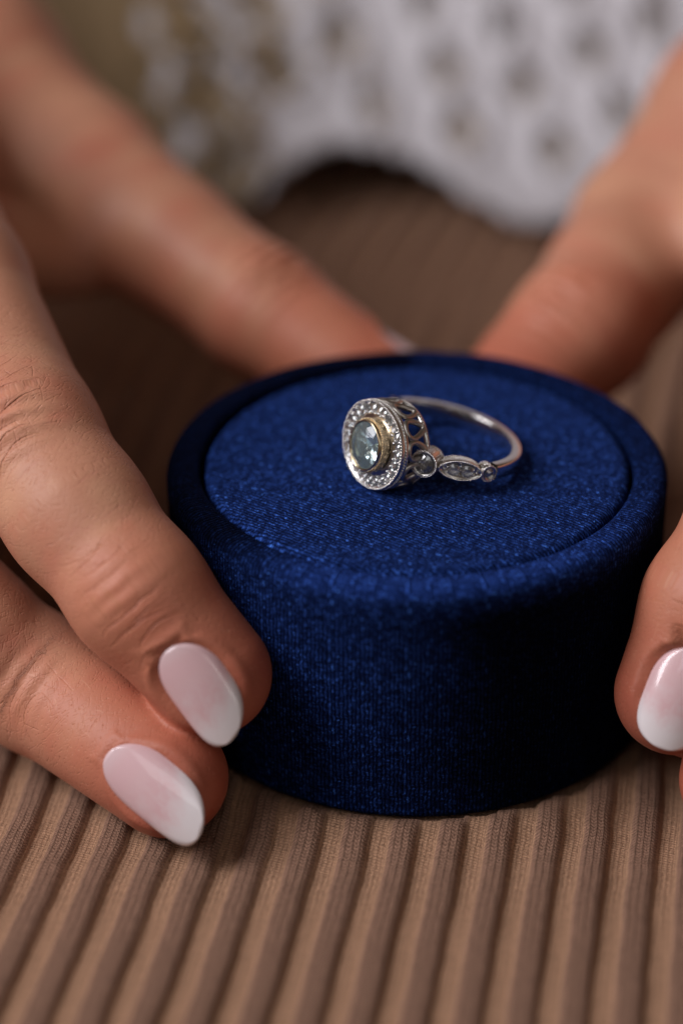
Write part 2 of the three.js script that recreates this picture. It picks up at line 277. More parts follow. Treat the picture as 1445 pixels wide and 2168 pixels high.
      for (let i = 0; i < 30; i++) { const a = u + rr(-6, 6), v = rr(-7, 7), L = rr(0.8, 2.6), sl = rr(-0.7, 0.7), q = [X(a + L), Y(v + sl)]; line([[X(a), Y(v)], [X(a + L / 2), Y(v + sl * 0.3)], q, q], rr(0.8, 1.6), strength * rr(0.1, 0.3), 0.04); }
    }
    for (let i = 0; i < 150; i++) crease(rr(6, end - 7), rr(-9, 9), rr(0.8, 3.4), rr(-0.9, 0.9), rr(-0.4, 0.4), rr(0.04, 0.09), rr(0.06, 0.2));
    for (let i = 0; i < 110; i++) { const u = rr(4, end - 7), v = rr(-11, 11), L = rr(0.6, 2.2), a = rr(-1.1, 1.1); c.strokeStyle = `rgba(238,196,168,${rr(0.1, 0.4)})`; c.lineWidth = rr(0.6, 1.1); c.beginPath(); c.moveTo(X(u), Y(v)); c.quadraticCurveTo(X(u + L * 0.5), Y(v + L * 0.5 * Math.sin(a) + 0.2), X(u + L * Math.cos(a)), Y(v + L * Math.sin(a))); c.stroke(); }
    b.restore(); c.restore();
  });
  const tex = (cv, srgb) => { const t = new THREE.CanvasTexture(cv); t.flipY = false; t.magFilter = THREE.LinearFilter; t.wrapS = t.wrapT = THREE.ClampToEdgeWrapping; if (srgb) t.colorSpace = THREE.SRGBColorSpace; return t; };
  return { bump: tex(cb, false), map: tex(cc, true) };
}
const nailMap = bytesTexture(256, 256, (x, y) => {       // y runs from the cuticle to the tip
  const t = y / 255, s = x / 255, n = tileNoise(x / 9, y / 9, 28, 21) * 0.5 + tileNoise(x / 30, y / 30, 8, 22) * 0.5;
  const edge = t - 0.76 + 0.16 * (s - 0.5) ** 2 * 4 + (n - 0.5) * 0.05, tip = smooth(-0.2, 0.14, edge), lun = smooth(0.16, 0.0, t) * 0.3, mott = smooth(0.25, 0.6, t) * (1 - tip) * (n - 0.35) * 0.7;
  const m = clamp(tip + lun + mott, 0, 1);
  return [lerp(0.88, 0.92, m), lerp(0.725, 0.88, m), lerp(0.735, 0.885, m)];
}, true);
nailMap.wrapS = nailMap.wrapT = THREE.ClampToEdgeWrapping;
const matNail = new THREE.MeshPhysicalMaterial({ map: nailMap, roughness: 0.32, clearcoat: 1, clearcoatRoughness: 0.06, ior: 1.5 });

function buildHand(name, label, spec) {
  const chains = spec.fingers.map((f) => {
    const j = f.joints, cum = [0]; for (let i = 1; i < j.length; i++) cum.push(cum[i - 1] + Math.hypot(j[i][0] - j[i - 1][0], j[i][1] - j[i - 1][1], j[i][2] - j[i - 1][2]));
    const ch = { ...f, cum, len: cum[cum.length - 1], knuckles: f.knuckles.map(([i, o, s]) => [cum[i] + o, s]) };
    { const lo = [1e9, 1e9, 1e9], hi = [-1e9, -1e9, -1e9]; for (const q of j) for (let k = 0; k < 3; k++) { lo[k] = Math.min(lo[k], q[k]); hi[k] = Math.max(hi[k], q[k]); } const c = lo.map((v, k) => (v + hi[k]) / 2); ch.ball = [...c, Math.max(...j.map((q) => Math.hypot(q[0] - c[0], q[1] - c[1], q[2] - c[2]) + q[3]))]; }
    if (f.nail) {
      const T = V(...j[j.length - 1].slice(0, 3)), l = V(...f.nail.along).normalize(), m = V(...f.nail.face); m.addScaledVector(l, -m.dot(l)).normalize();
      const s = new THREE.Vector3().crossVectors(m, l);
      ch.N = { o: T.clone().addScaledVector(m, f.nail.lift), l, m, s, ...f.nail };
    }
    return ch;
  });
  const palm = { joints: null, cum: [0], len: 110, knuckles: [], dorsal: [spec.palmDorsal], palm: true };
  const cap = (x, y, z, a, b) => { const bx = b[0] - a[0], by = b[1] - a[1], bz = b[2] - a[2], px = x - a[0], py = y - a[1], pz = z - a[2], t = clamp((px * bx + py * by + pz * bz) / (bx * bx + by * by + bz * bz), 0, 1); return Math.hypot(px - t * bx, py - t * by, pz - t * bz) - lerp(a[3], b[3], t); };
  const halfWidth = (N, x) => { const L0 = N.from, L1 = N.to; if (x < L0 || x > L1) return 0; const t = (x - L0) / (L1 - L0); return N.half * Math.pow(Math.max(0, 1 - Math.pow(Math.max(0, 0.40 - t) / 0.40, 2.0)), 0.52) * Math.pow(Math.max(0, 1 - Math.pow(Math.max(0, t - 0.5) / 0.5, 3.2)), 0.52); };
  const archOf = (N, x) => { const tt = clamp((x - N.from) / (N.to - N.from), -0.2, 1); return -N.arch * (2 * tt - 0.9) ** 2; };
  const fingerD = (f, x, y, z) => {
    const j = f.joints; let d = 1e3; const far = Math.hypot(x - f.ball[0], y - f.ball[1], z - f.ball[2]) - f.ball[3]; if (far > 14) return far + 6;
    for (let i = 0; i < j.length - 1; i++) d = smin(d, cap(x, y, z, j[i], j[i + 1]), 2.5);
    if (f.ripples && d < 3) for (const [c, ax, A, R] of f.ripples) { const px = x - c[0], py = y - c[1], pz = z - c[2], r2 = (px * px + py * py + pz * pz) / (R * R); if (r2 < 4) { const v = px * ax[0] + py * ax[1] + pz * ax[2]; d += A * Math.cos(v * 3.1 + 1.2 * N3(x * 0.4, y * 0.4, z * 0.4)) * Math.exp(-r2 * 1.3); } }
    if (f.bumps) for (const q of f.bumps) d = smin(d, Math.hypot(x - q[0], y - q[1], z - q[2]) - q[3], q[4] ?? 5);
    const N = f.N;
    if (N && d < 4) {
      const qx = x - N.o.x, qy = y - N.o.y, qz = z - N.o.z, l = qx * N.l.x + qy * N.l.y + qz * N.l.z, s = qx * N.s.x + qy * N.s.y + qz * N.s.z, m = qx * N.m.x + qy * N.m.y + qz * N.m.z;
      if (m > -6.5 && l > N.from - 5) {
        const arch = archOf(N, l), ang = Math.atan2(s, m + N.curve - arch), arc = ang * N.curve, over = Math.hypot(s, m + N.curve - arch) - N.curve;
        const w = halfWidth(N, clamp(l, N.from + 0.3, N.to)), out = Math.max(Math.abs(arc) - w, N.from - l, (l - N.to) * 0.6);
        const bed = over + 0.12 - 1.0 * Math.max(0, out + 0.15) - 0.3 * Math.max(0, out - 0.8) ** 2;   // skin stays under the plate inside its outline
        { const k = 0.5, hh = Math.max(k - Math.abs(d - bed), 0) / k; d = Math.max(d, bed) + hh * hh * k * 0.25; }
        d -= 0.22 * Math.exp(-((out - 1.0) ** 2) / 0.5) * smooth(N.to - 1, N.to - 5, l) * smooth(-3, -0.5, over) * smooth(1.3, 0.3, Math.abs(d));
      }
    }
    return d;
  };
  const sdf = (x, y, z) => {
    let d = 1e3;
    for (const f of chains) { const q = fingerD(f, x, y, z); d = smin(d, q, f.k ?? spec.join); }
    let p = 1e3;
    for (const [a, b] of spec.palm) p = smin(p, cap(x, y, z, a, b), 9);
    return smin(d, p, 7);
  };
  const h = spec.cell, { pos, idx } = surfaceNets(sdf, spec.lo, spec.hi, h), nv = pos.length / 3, nor = new Float32Array(nv * 3);
  for (let i = 0; i < nv; i++) {
    let x = pos[i * 3], y = pos[i * 3 + 1], z = pos[i * 3 + 2]; const e = 0.22; let gx, gy, gz, L;
    for (let pass = 0; pass < 2; pass++) {
      gx = sdf(x + e, y, z) - sdf(x - e, y, z); gy = sdf(x, y + e, z) - sdf(x, y - e, z); gz = sdf(x, y, z + e) - sdf(x, y, z - e); L = Math.hypot(gx, gy, gz) || 1; gx /= L; gy /= L; gz /= L;
      if (!pass) { const d = clamp(sdf(x, y, z), -h * 0.5, h * 0.5); x -= gx * d; y -= gy * d; z -= gz * d; }
    }
    pos[i * 3] = x; pos[i * 3 + 1] = y; pos[i * 3 + 2] = z; nor[i * 3] = gx; nor[i * 3 + 1] = gy; nor[i * 3 + 2] = gz;
  }
  // which band each vertex belongs to, then uv of each corner in the band of its triangle
  const owner = new Uint8Array(nv);
  for (let i = 0; i < nv; i++) {
    let best = 1e3; for (let k = 0; k < 5; k++) { const q = fingerD(chains[k], pos[i * 3], pos[i * 3 + 1], pos[i * 3 + 2]) + (k > 2 ? 1.2 : 0); if (q < best) { best = q; owner[i] = k; } }
    if (best > 2.2) owner[i] = 5;
  }
  const uvOf = (k, x, y, z) => {
    const [y0, hh] = BANDS[k]; let u, v;
    if (k === 5) { u = (x - spec.lo[0]) * 0.8; v = (z - spec.lo[2]) * 0.26 - 22; }
    else {
      const f = chains[k], j = f.joints; let best = 1e9, bi = 0, bt = 0;
      for (let i = 0; i < j.length - 1; i++) { const a = j[i], b = j[i + 1], bx = b[0] - a[0], by = b[1] - a[1], bz = b[2] - a[2], L2 = bx * bx + by * by + bz * bz; let t = ((x - a[0]) * bx + (y - a[1]) * by + (z - a[2]) * bz) / L2; t = clamp(t, i ? 0 : -0.5, i === j.length - 2 ? 2 : 1); const d = Math.hypot(x - a[0] - t * bx, y - a[1] - t * by, z - a[2] - t * bz); if (d < best) { best = d; bi = i; bt = t; } }
      const a = j[bi], b = j[bi + 1], seg = f.cum[bi + 1] - f.cum[bi]; u = f.cum[bi] + bt * seg;
      const t = clamp(bt, 0, 1), d0 = f.dorsal[Math.min(bi, f.dorsal.length - 1)], d1 = f.dorsal[Math.min(bi + 1, f.dorsal.length - 1)];
      const ax = V(b[0] - a[0], b[1] - a[1], b[2] - a[2]).normalize(), m = V(lerp(d0[0], d1[0], t), lerp(d0[1], d1[1], t), lerp(d0[2], d1[2], t)); m.addScaledVector(ax, -m.dot(ax)).normalize();
      const s = new THREE.Vector3().crossVectors(m, ax), q = V(x - a[0] - bt * (b[0] - a[0]), y - a[1] - bt * (b[1] - a[1]), z - a[2] - bt * (b[2] - a[2]));
      v = Math.atan2(q.dot(s), q.dot(m)) * 7.9;
    }
    return [clamp(u / U_LEN, 0.001, 0.999), (y0 + clamp(hh / 2 + v * hh / V_LEN, 2, hh - 2)) / TS];
  };
  const map = new Map(), P = [], Nn = [], UV = [], I = [];
  for (let i = 0; i < idx.length; i += 3) {
    const o = [owner[idx[i]], owner[idx[i + 1]], owner[idx[i + 2]]], k = o[0] === o[1] || o[0] === o[2] ? o[0] : o[1];
    for (let q = 0; q < 3; q++) { const v = idx[i + q], key = v * 8 + k; let n = map.get(key); if (n === undefined) { n = P.length / 3; map.set(key, n); P.push(pos[v * 3] * MM, pos[v * 3 + 1] * MM, pos[v * 3 + 2] * MM); Nn.push(nor[v * 3], nor[v * 3 + 1], nor[v * 3 + 2]); UV.push(...uvOf(k, pos[v * 3], pos[v * 3 + 1], pos[v * 3 + 2])); } I.push(n); }
  }
  const g = new THREE.BufferGeometry();
  g.setAttribute('position', new THREE.Float32BufferAttribute(P, 3)); g.setAttribute('normal', new THREE.Float32BufferAttribute(Nn, 3)); g.setAttribute('uv', new THREE.Float32BufferAttribute(UV, 2)); g.setIndex(I);
  const tex = skinSheet([...chains, palm]);
  const skin = new THREE.MeshPhysicalMaterial({ map: tex.map, bumpMap: tex.bump, bumpScale: 0.00042, roughness: 0.47, specularIntensity: 0.55, sheen: 0.25, sheenRoughness: 0.5, sheenColor: new THREE.Color().setRGB(0.9, 0.45, 0.3) });
  const hand = mesh('hand', g, skin, person); hand.userData.label = label;
  for (const f of chains) if (f.N) {
    const N = f.N, R = 34, C = 20, geos = [];
    for (const side of [0, 1]) {
      geos.push(gridGeometry(R + 1, C + 1, (i, j) => {
        const t = i / R, x = lerp(N.from, N.to, (1 - Math.cos(Math.PI * t)) / 2), w = Math.max(0.02, halfWidth(N, x)), v = (j / C) * 2 - 1, ang = v * w / N.curve;
        const tt = (x - N.from) / (N.to - N.from), rim = Math.min(1, (1 - v * v) * 3) * Math.min(1, w / 1.2), thick = (side ? 0.30 * rim + 0.02 : -0.34 * rim - 0.02), rad = N.curve + thick + 0.12;
        const arch = archOf(N, x), p = N.o.clone().addScaledVector(N.l, x - (N.skew ?? 0) * v * (w / N.half) * smooth(0.2, 0.8, tt)).addScaledVector(N.s, rad * Math.sin(ang)).addScaledVector(N.m, rad * Math.cos(ang) - N.curve + arch);
        return [p.x * MM, p.y * MM, p.z * MM, 0.5 + v * 0.5 * w / N.half, tt];
      }));
      if (!side) { const ix = geos[0].index.array; for (let i = 0; i < ix.length; i += 3) { const q = ix[i]; ix[i] = ix[i + 1]; ix[i + 1] = q; } }
    }
    for (const q of geos) q.computeVertexNormals();
    mesh('fingernail', mergeGeometries(geos), matNail, hand);
  }
  return hand;
}
const up = [-0.2, 0.75, 0.6];
buildHand('hand', 'hand at the box\'s left with thumb behind it and two long nails in front', {
  cell: 0.62, join: 1.3, lo: [-178, -3, -200], hi: [14, 122, 48], palmDorsal: [-0.5, 0.8, 0.2],
  fingers: [
    { joints: [[-68, 52, -45, 11], [-57, 45.5, -20, 9.4], [-46.8, 37.2, 4, 9.15], [-40, 32.3, 13.2, 8.3], [-32.6, 26.5, 21.4, 7.9], [-24.3, 18.2, 25.9, 7.2]], dorsal: [[-0.3, 0.85, 0.4], [-0.25, 0.8, 0.5], [-0.25, 0.7, 0.65], [-0.25, 0.6, 0.75], [-0.2, 0.5, 0.85], [-0.19, 0.36, 0.91]], knuckles: [[2, 0, 1], [4, 0.5, 0.85]],
      ripples: [[[-49, 43.5, 10], [0.3, -0.28, 0.9], 0.2, 6], [[-34.3, 30.5, 28], [0.6, -0.7, 0.35], 0.085, 4.5]],
      nail: { skew: 1.5, along: [0.58, -0.765, 0.28], face: [-0.19, 0.36, 0.91], lift: 6.95, curve: 5.6, half: 3.95, from: -6.2, to: 6.6, arch: 0.55 } },
    { joints: [[-80, 50, -43, 11], [-73, 38, -15, 9.6], [-62.5, 25, 9.5, 9.0], [-54, 16.3, 12.8, 8.1], [-45.4, 9.6, 14.6, 7.9], [-29.3, 6.5, 29.9, 7.1]], dorsal: [[-0.3, 0.85, 0.4], [-0.3, 0.8, 0.5], [-0.4, 0.5, 0.75], [-0.35, 0.45, 0.8], [-0.25, 0.4, 0.88], [-0.19, 0.3, 0.93]], knuckles: [[2, 0, 1], [4, 1.0, 0.8]],
      ripples: [[[-46.5, 14.5, 22], [0.72, -0.3, 0.5], 0.13, 4.5]],
      nail: { skew: 1.3, along: [0.72, -0.42, 0.42], face: [-0.19, 0.33, 0.93], lift: 7.0, curve: 5.6, half: 4.05, from: -6.2, to: 8.0, arch: 0.55 } },
    { joints: [[-100, 58, -122, 15], [-61, 42.5, -91, 12], [-44.2, 35.6, -75, 10], [-32, 31.2, -61.5, 8.7], [-19.7, 27.2, -49.5, 8.3], [-5.2, 21.4, -39.0, 7.3]], dorsal: [[0.3, 0.8, 0.5], [0.35, 0.8, 0.4], [0.35, 0.85, 0.3], [0.3, 0.9, 0.2], [0.25, 0.95, 0.1], [0.2, 0.95, 0.1]], knuckles: [[4, 0.5, 1]], k: 4,
      ripples: [[[-18.5, 34.5, -47], [0.7, -0.35, 0.6], 0.42, 5.5]],
      nail: { along: [0.78, -0.38, 0.45], face: [0.3, 0.66, -0.69], lift: 6.7, curve: 6.2, half: 4.9, from: -4.5, to: 9.8, arch: 0.4 } },
    { joints: [[-86, 44, -42, 10], [-80, 22, -20, 8.6], [-64, 6.5, -3, 7.2], [-44, 3.6, 7, 5.8], [-29.8, 4.4, 19.5, 5.8]], dorsal: [[-0.3, 0.8, 0.5]], knuckles: [] },
    { joints: [[-98, 41, -44, 9], [-96, 22, -24, 8], [-88, 9, -14, 7.2], [-78, 5.5, -5, 6.3]], dorsal: [[-0.3, 0.8, 0.5]], knuckles: [] },
  ],
  palm: [
    [[-190, 104, -215, 27], [-116, 68, -150, 21]], [[-116, 68, -150, 21], [-96, 60, -112, 17]], [[-96, 58, -112, 16], [-68, 52, -46, 11]], [[-100, 58, -112, 15], [-80, 50, -43, 11]], [[-104, 54, -112, 15], [-86, 44, -42, 10]], [[-106, 52, -112, 14], [-98, 41, -44, 9.5]],
    [[-92, 54, -110, 15], [-62, 45, -92, 12]], [[-68, 38, -80, 9], [-49, 32, -68, 7]], [[-64, 39, -44, 7.5], [-48, 30.5, -61, 6.2]], [[-70, 38, -58, 10], [-72, 41, -86, 11]],
  ],
});
buildHand('hand_001', 'hand at the box\'s right with thumb behind it and one nail in front', {
  cell: 0.8, join: 0.4, lo: [2, -3, -200], hi: [170, 122, 48], palmDorsal: [0.5, 0.8, 0.2],
  fingers: [
    { joints: [[58, 52, -40, 11], [52, 45.5, -16, 9.6], [46, 38, 6, 9.3], [40, 31.5, 14.5, 8.4], [34.3, 24, 20, 8.2], [30.0, 14.6, 24.3, 7.3]], dorsal: [[0.3, 0.85, 0.4], [0.25, 0.8, 0.5], [0.2, 0.7, 0.7], [0.15, 0.6, 0.75], [0.05, 0.5, 0.85], [0.0, 0.42, 0.9]], knuckles: [[2, 0, 1], [4, 0.5, 0.85]],
      nail: { along: [-0.36, -0.85, 0.40], face: [-0.06, 0.42, 0.9], lift: 6.95, curve: 5.7, half: 4.4, from: -6.2, to: 6.1, arch: 0.55 } },
    { joints: [[70, 52, -40, 11], [63, 40, -12, 9.6], [56, 28, 14, 9.2], [51, 18, 16, 8.4], [46, 12, 18, 8.2], [37.2, 6.9, 31, 7.1]], dorsal: [[0.3, 0.85, 0.4], [0.3, 0.7, 0.5], [0.3, 0.5, 0.7], [0.25, 0.45, 0.8], [0.2, 0.4, 0.9], [0.1, 0.35, 0.93]], knuckles: [[2, 0, 1], [4, 0.5, 0.8]],
      nail: { along: [-0.52, -0.55, 0.62], face: [0.1, 0.4, 0.9], lift: 6.95, curve: 5.6, half: 4.5, from: -5.6, to: 8, arch: 0.55 } },
    { joints: [[92, 57, -118, 15], [47, 39, -82, 13.2], [33.6, 29.8, -68.5, 10.9], [28.2, 27.8, -57.4, 9.5], [22.6, 25.6, -46.8, 9.1], [13.8, 20.6, -37.6, 8.2]], dorsal: [[-0.4, 0.8, 0.4], [-0.4, 0.8, 0.4], [-0.35, 0.85, 0.35], [-0.3, 0.85, 0.35], [-0.25, 0.9, 0.3], [-0.2, 0.9, 0.3]], knuckles: [[4, 0.5, 0.9]], k: 4,
      ripples: [[[18.5, 31.5, -42], [-0.6, -0.35, 0.65], 0.4, 5]],
      nail: { along: [-0.62, -0.4, 0.66], face: [0.1, 0.3, -0.95], lift: 7.0, curve: 6.2, half: 5.0, from: -4.5, to: 7, arch: 0.4 } },
    { joints: [[82, 46, -40, 10], [74, 27, -14, 9], [64, 9, 2, 8], [48, 6, 8, 7], [40, 5.2, 17, 6.2]], dorsal: [[0.3, 0.8, 0.5]], knuckles: [] },
    { joints: [[95, 42, -42, 9], [88, 22, -20, 8], [80, 9, -6, 7.2], [70, 6.5, 3, 6.3]], dorsal: [[0.3, 0.8, 0.5]], knuckles: [] },
  ],
  palm: [
    [[180, 104, -215, 27], [112, 68, -150, 21]], [[112, 68, -150, 21], [94, 60, -112, 17]], [[94, 58, -112, 16], [58, 53, -42, 11]], [[98, 58, -112, 15], [70, 52, -40, 11]], [[102, 54, -112, 15], [82, 46, -40, 10]], [[104, 52, -112, 14], [95, 42, -42, 9.5]],
    [[90, 56, -110, 15], [50, 41, -84, 13]], [[64, 44, -76, 11], [48, 36, -62, 9]], [[58, 44, -44, 8], [46, 36, -56, 8]], [[62, 46, -58, 11], [64, 46, -88, 12]],
  ],
});

// ------------------------------------------------------------------ ring box
const ringBox = thing('ring_box', 'round navy blue velvet ring box held between both hands on the lap', 'ring box');
{
  const prof = [];   // [radius, height] from the base centre outwards, up the side, over the rim and down into the groove
  const arc = (cx, cy, r, a0, a1, n) => { for (let i = 0; i <= n; i++) { const a = lerp(a0, a1, i / n) * Math.PI / 180; prof.push([cx + r * Math.cos(a), cy + r * Math.sin(a)]); } };
  prof.push([0.01, 0.2], [20, 0.2]); arc(28.2, 1.2, 1.2, -90, 0, 6);
  for (let i = 1; i <= 14; i++) prof.push([29.4 + 0.6 * i / 15 + 0.1 * Math.sin(i / 15 * Math.PI), 1.2 + 28.6 * i / 15]);
  arc(28.55, 30.45, 1.5, 2, 90, 12); arc(26.95, 30.95, 1.0, 92, 180, 8); prof.push([25.95, 27.5]);
  const cum = [0]; for (let i = 1; i < prof.length; i++) cum.push(cum[i - 1] + Math.hypot(prof[i][0] - prof[i - 1][0], prof[i][1] - prof[i - 1][1]));
  const C = 361, tiles = 21;
  const g = gridGeometry(prof.length, C, (i, j) => {
    const a = (j % (C - 1)) / (C - 1) * Math.PI * 2, [r, y] = prof[i], wob = 0.16 * N3(Math.cos(a) * 2, Math.sin(a) * 2, y * 0.08) * smooth(0, 3, y), q = r + (r > 24 ? wob : 0);
    return [q * Math.sin(a) * MM, (y + (y > 28 ? 0.18 * N3(Math.cos(a) * 3, Math.sin(a) * 3, 9) : 0)) * MM, q * Math.cos(a) * MM, j / (C - 1) * tiles, cum[i] / 8.8];
  });
  { const ix = g.index.array; for (let i = 0; i < ix.length; i += 3) { const q = ix[i]; ix[i] = ix[i + 1]; ix[i + 1] = q; } g.computeVertexNormals(); const n = g.attributes.normal; for (let i = 0; i < prof.length; i++) { const a = i * C, b = a + C - 1; const x = n.getX(a) + n.getX(b), y = n.getY(a) + n.getY(b), z = n.getZ(a) + n.getZ(b), L = Math.hypot(x, y, z) || 1; n.setXYZ(a, x / L, y / L, z / L); n.setXYZ(b, x / L, y / L, z / L); } }
  {                                            // light and shade painted into the pile's colour: paler at front left, darker elsewhere
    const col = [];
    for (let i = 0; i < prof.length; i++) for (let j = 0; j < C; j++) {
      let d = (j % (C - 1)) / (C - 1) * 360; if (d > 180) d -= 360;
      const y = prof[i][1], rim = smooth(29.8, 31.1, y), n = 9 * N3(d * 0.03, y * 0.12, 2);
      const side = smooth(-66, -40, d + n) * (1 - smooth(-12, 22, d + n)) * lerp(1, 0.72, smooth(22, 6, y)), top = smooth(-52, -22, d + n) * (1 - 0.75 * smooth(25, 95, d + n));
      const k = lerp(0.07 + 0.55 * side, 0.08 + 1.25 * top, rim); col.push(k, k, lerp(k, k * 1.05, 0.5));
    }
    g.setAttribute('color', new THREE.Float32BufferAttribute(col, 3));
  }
  mesh('body', g, matVelvetShaded, ringBox);
  const P2 = []; for (let i = 0; i <= 40; i++) P2.push([i / 40 * 24.3, 31.75]); for (let i = 1; i <= 8; i++) { const a = i / 8 * Math.PI / 2; P2.push([24.3 + 1.2 * Math.sin(a), 30.55 + 1.2 * Math.cos(a)]); } P2.push([25.5, 27.6]);
  const rot = -0.62, c = Math.cos(rot), s = Math.sin(rot);
  const gt = gridGeometry(P2.length, C, (i, j) => {
    const a = (j % (C - 1)) / (C - 1) * Math.PI * 2, [r, y] = P2[i], q = r + (r > 22 ? 0.12 * N3(Math.cos(a) * 4, Math.sin(a) * 4, 3) : 0), x = q * Math.sin(a), z = q * Math.cos(a);
    return [x * MM, (y + 0.15 * N3(x * 0.08, z * 0.08, 6) + 0.25 * (1 - (r / 24) ** 2) - 0.1) * MM, z * MM, (x * s + z * c) / 8.8, (x * c - z * s) / 8.8];
  });
  mesh('top_pad', gt, matVelvet, ringBox);
}

// ------------------------------------------------------------------ ring
// own axes: x = out through the stone (n), y = along the finger hole (a), z = towards the far shoulder (-t)
const ring = thing('engagement_ring', 'silver ring with pale blue oval stone and diamond halo lying on the box', 'ring');
{
  const n = V(-0.78830, 0.23614, 0.56817), t = V(0.57864, -0.02943, 0.81505), a = V(0.20919, 0.97127, -0.11344);
  const H = V(-5.455, 37.26, 5.603).addScaledVector(n, -10.233).addScaledVector(a, 0.08);
  ring.matrix.makeBasis(n, a, t.clone().negate()); ring.quaternion.setFromRotationMatrix(ring.matrix); ring.position.copy(H).multiplyScalar(MM);
  const mm = (g) => g.scale(MM, MM, MM);
  const D = 10.233, RA = 5.3, RT = 5.62;               // halo plane distance, half height and half width
  const hp = (ang, k, x) => V(x, RA * k * Math.cos(ang), RT * k * Math.sin(ang));
  // sweep an [out, x] profile round the oval head
  const ovalSweep = (prof, cols = 120, ra = RA, rt = RT) => gridGeometry(prof.length, cols + 1, (i, j) => { const g = j / cols * Math.PI * 2, [r, x] = prof[i]; return [x, (ra + r) * Math.cos(g), (rt + r) * Math.sin(g), j / cols, i / prof.length]; });
  const weld = (g) => { g.deleteAttribute('uv'); g.deleteAttribute('normal'); const q = mergeVertices(g, 1e-4); q.computeVertexNormals(); return q; };
  const bead = new THREE.IcosahedronGeometry(1, 1);
  const beads = (list) => mergeGeometries(list.map(([p, r]) => { const b = bead.clone(); b.scale(r, r, r); b.translate(p.x, p.y, p.z); return b; }));
  const stuff = (m) => { m.userData.kind = 'stuff'; return m; };
  const brilliant = (r, sy = 1, sz = 1, crown = 0.34, pav = 0.86, table = 0.55, k = 8) => {      // table towards +x
    const pts = []; for (let i = 0; i < k; i++) { const g = (i + 0.5) / k * 2 * Math.PI, e = i / k * 2 * Math.PI; pts.push(V(crown, table * Math.cos(g), table * Math.sin(g)), V(crown * 0.55, 0.8 * Math.cos(e), 0.8 * Math.sin(e)), V(-pav * 0.62, 0.42 * Math.cos(e), 0.42 * Math.sin(e))); }
    for (let i = 0; i < 2 * k; i++) { const g = (i + 0.5) / (2 * k) * 2 * Math.PI; pts.push(V(0.03, Math.cos(g), Math.sin(g)), V(-0.04, Math.cos(g), Math.sin(g))); }
    pts.push(V(-pav, 0.0, 0.0)); for (const p of pts) { p.multiplyScalar(r); p.y *= sy; p.z *= sz; }
    const q = new ConvexGeometry(pts); q.deleteAttribute('uv'); return q;
  };
  // halo plate with its dished face
  mesh('halo_plate', mm(weld(ovalSweep([[-2.6, D - 1.2], [-0.1, D - 1.15], [0, D - 0.95], [0, D - 0.62], [-0.12, D - 0.55], [-0.12, D - 0.45], [0, D - 0.38], [0, D - 0.05], [-0.12, D + 0.02], [-0.3, D], [-0.38, D - 0.2], [-1.6, D - 0.26], [-2.3, D - 0.2]]))), matSilverSatin, ring);
  { const list = []; for (let i = 0; i < 92; i++) { const g = i / 92 * 2 * Math.PI; list.push([hp(g, 1, D + 0.03).multiply(V(1, 0.985, 0.985)), 0.155]); list.push([hp(g + 0.03, 1.002, D - 0.62), 0.13]); } stuff(mesh('milgrain', mm(beads(list)), matSilver, ring)); }
  const dia = brilliant(0.60); const diaGeo = mm(dia.clone()); const list = [];
  for (let i = 0; i < 25; i++) {
    const g = i / 25 * 2 * Math.PI + 0.06, p = V(D - 0.12 + rr(-0.03, 0.03), (RA - 0.99) * Math.cos(g), (RT - 1.0) * Math.sin(g));
    const m = mesh('diamond', diaGeo, matDiamond, ring); m.position.copy(p).multiplyScalar(MM); m.rotation.set(rr(0, 6.28), rr(-0.3, 0.3), rr(-0.3, 0.3));
    const e = g + Math.PI / 25; for (const q of [0.46, 1.52]) list.push([V(D - 0.02, (RA - q) * Math.cos(e), (RT - q) * Math.sin(e)), 0.17]);
  }
  stuff(mesh('bead_prong', mm(beads(list)), matSilver, ring));
  // gold bezel round the centre stone
  const SA = 2.86, ST = 2.60, Z = D + 1.2;
  mesh('bezel', mm(weld(ovalSweep([[-0.3, Z - 1.2], [-0.02, Z - 0.25], [0.0, Z - 0.02], [0.1, Z + 0.1], [0.2, Z + 0.07], [0.27, Z - 0.05], [0.30, Z - 0.3], [0.36, Z - 0.42], [0.32, Z - 0.5], [0.34, Z - 0.75], [0.37, Z - 1.2], [0.48, Z - 1.45], [0.48, Z - 1.75], [-0.4, Z - 2.2]], 96, SA, ST))), matGold, ring);
  { const l = []; for (let i = 0; i < 64; i++) { const g = i / 64 * 2 * Math.PI; l.push([V(Z - 0.42, (SA + 0.37) * Math.cos(g), (ST + 0.37) * Math.sin(g)), 0.12]); } stuff(mesh('gold_milgrain', mm(beads(l)), matGold, ring)); }
  { const l = []; for (let i = 0; i < 70; i++) { const g = i / 70 * 2 * Math.PI; l.push([V(Z - 1.62, (SA + 0.58) * Math.cos(g), (ST + 0.58) * Math.sin(g)), 0.1]); } stuff(mesh('inner_milgrain', mm(beads(l)), matSilver, ring)); }
  const stone = mesh('centre_stone', mm(brilliant(1, SA, ST, 0.62, 1.75, 0.5, 8)), matAqua, ring); stone.position.x = (Z - 0.1) * MM; stone.userData.label = 'pale blue faceted oval stone';
  // open gallery under the halo
  const G0 = D - 1.1, G1 = D - 4.2;
  mesh('gallery_rim', mm(weld(ovalSweep([[-0.75, G1 - 0.3], [-0.35, G1 - 0.3], [-0.25, G1], [-0.35, G1 + 0.3], [-0.75, G1 + 0.3], [-0.75, G1 - 0.3]]))), matSilverSatin, ring);
  mesh('stone_cup', mm(weld(ovalSweep([[-0.2, D - 1.3], [-1.2, D - 2.2], [-2.3, D - 3.4], [-2.85, D - 3.6]], 64, SA + 0.6, ST + 0.6))), matSilverSatin, ring);
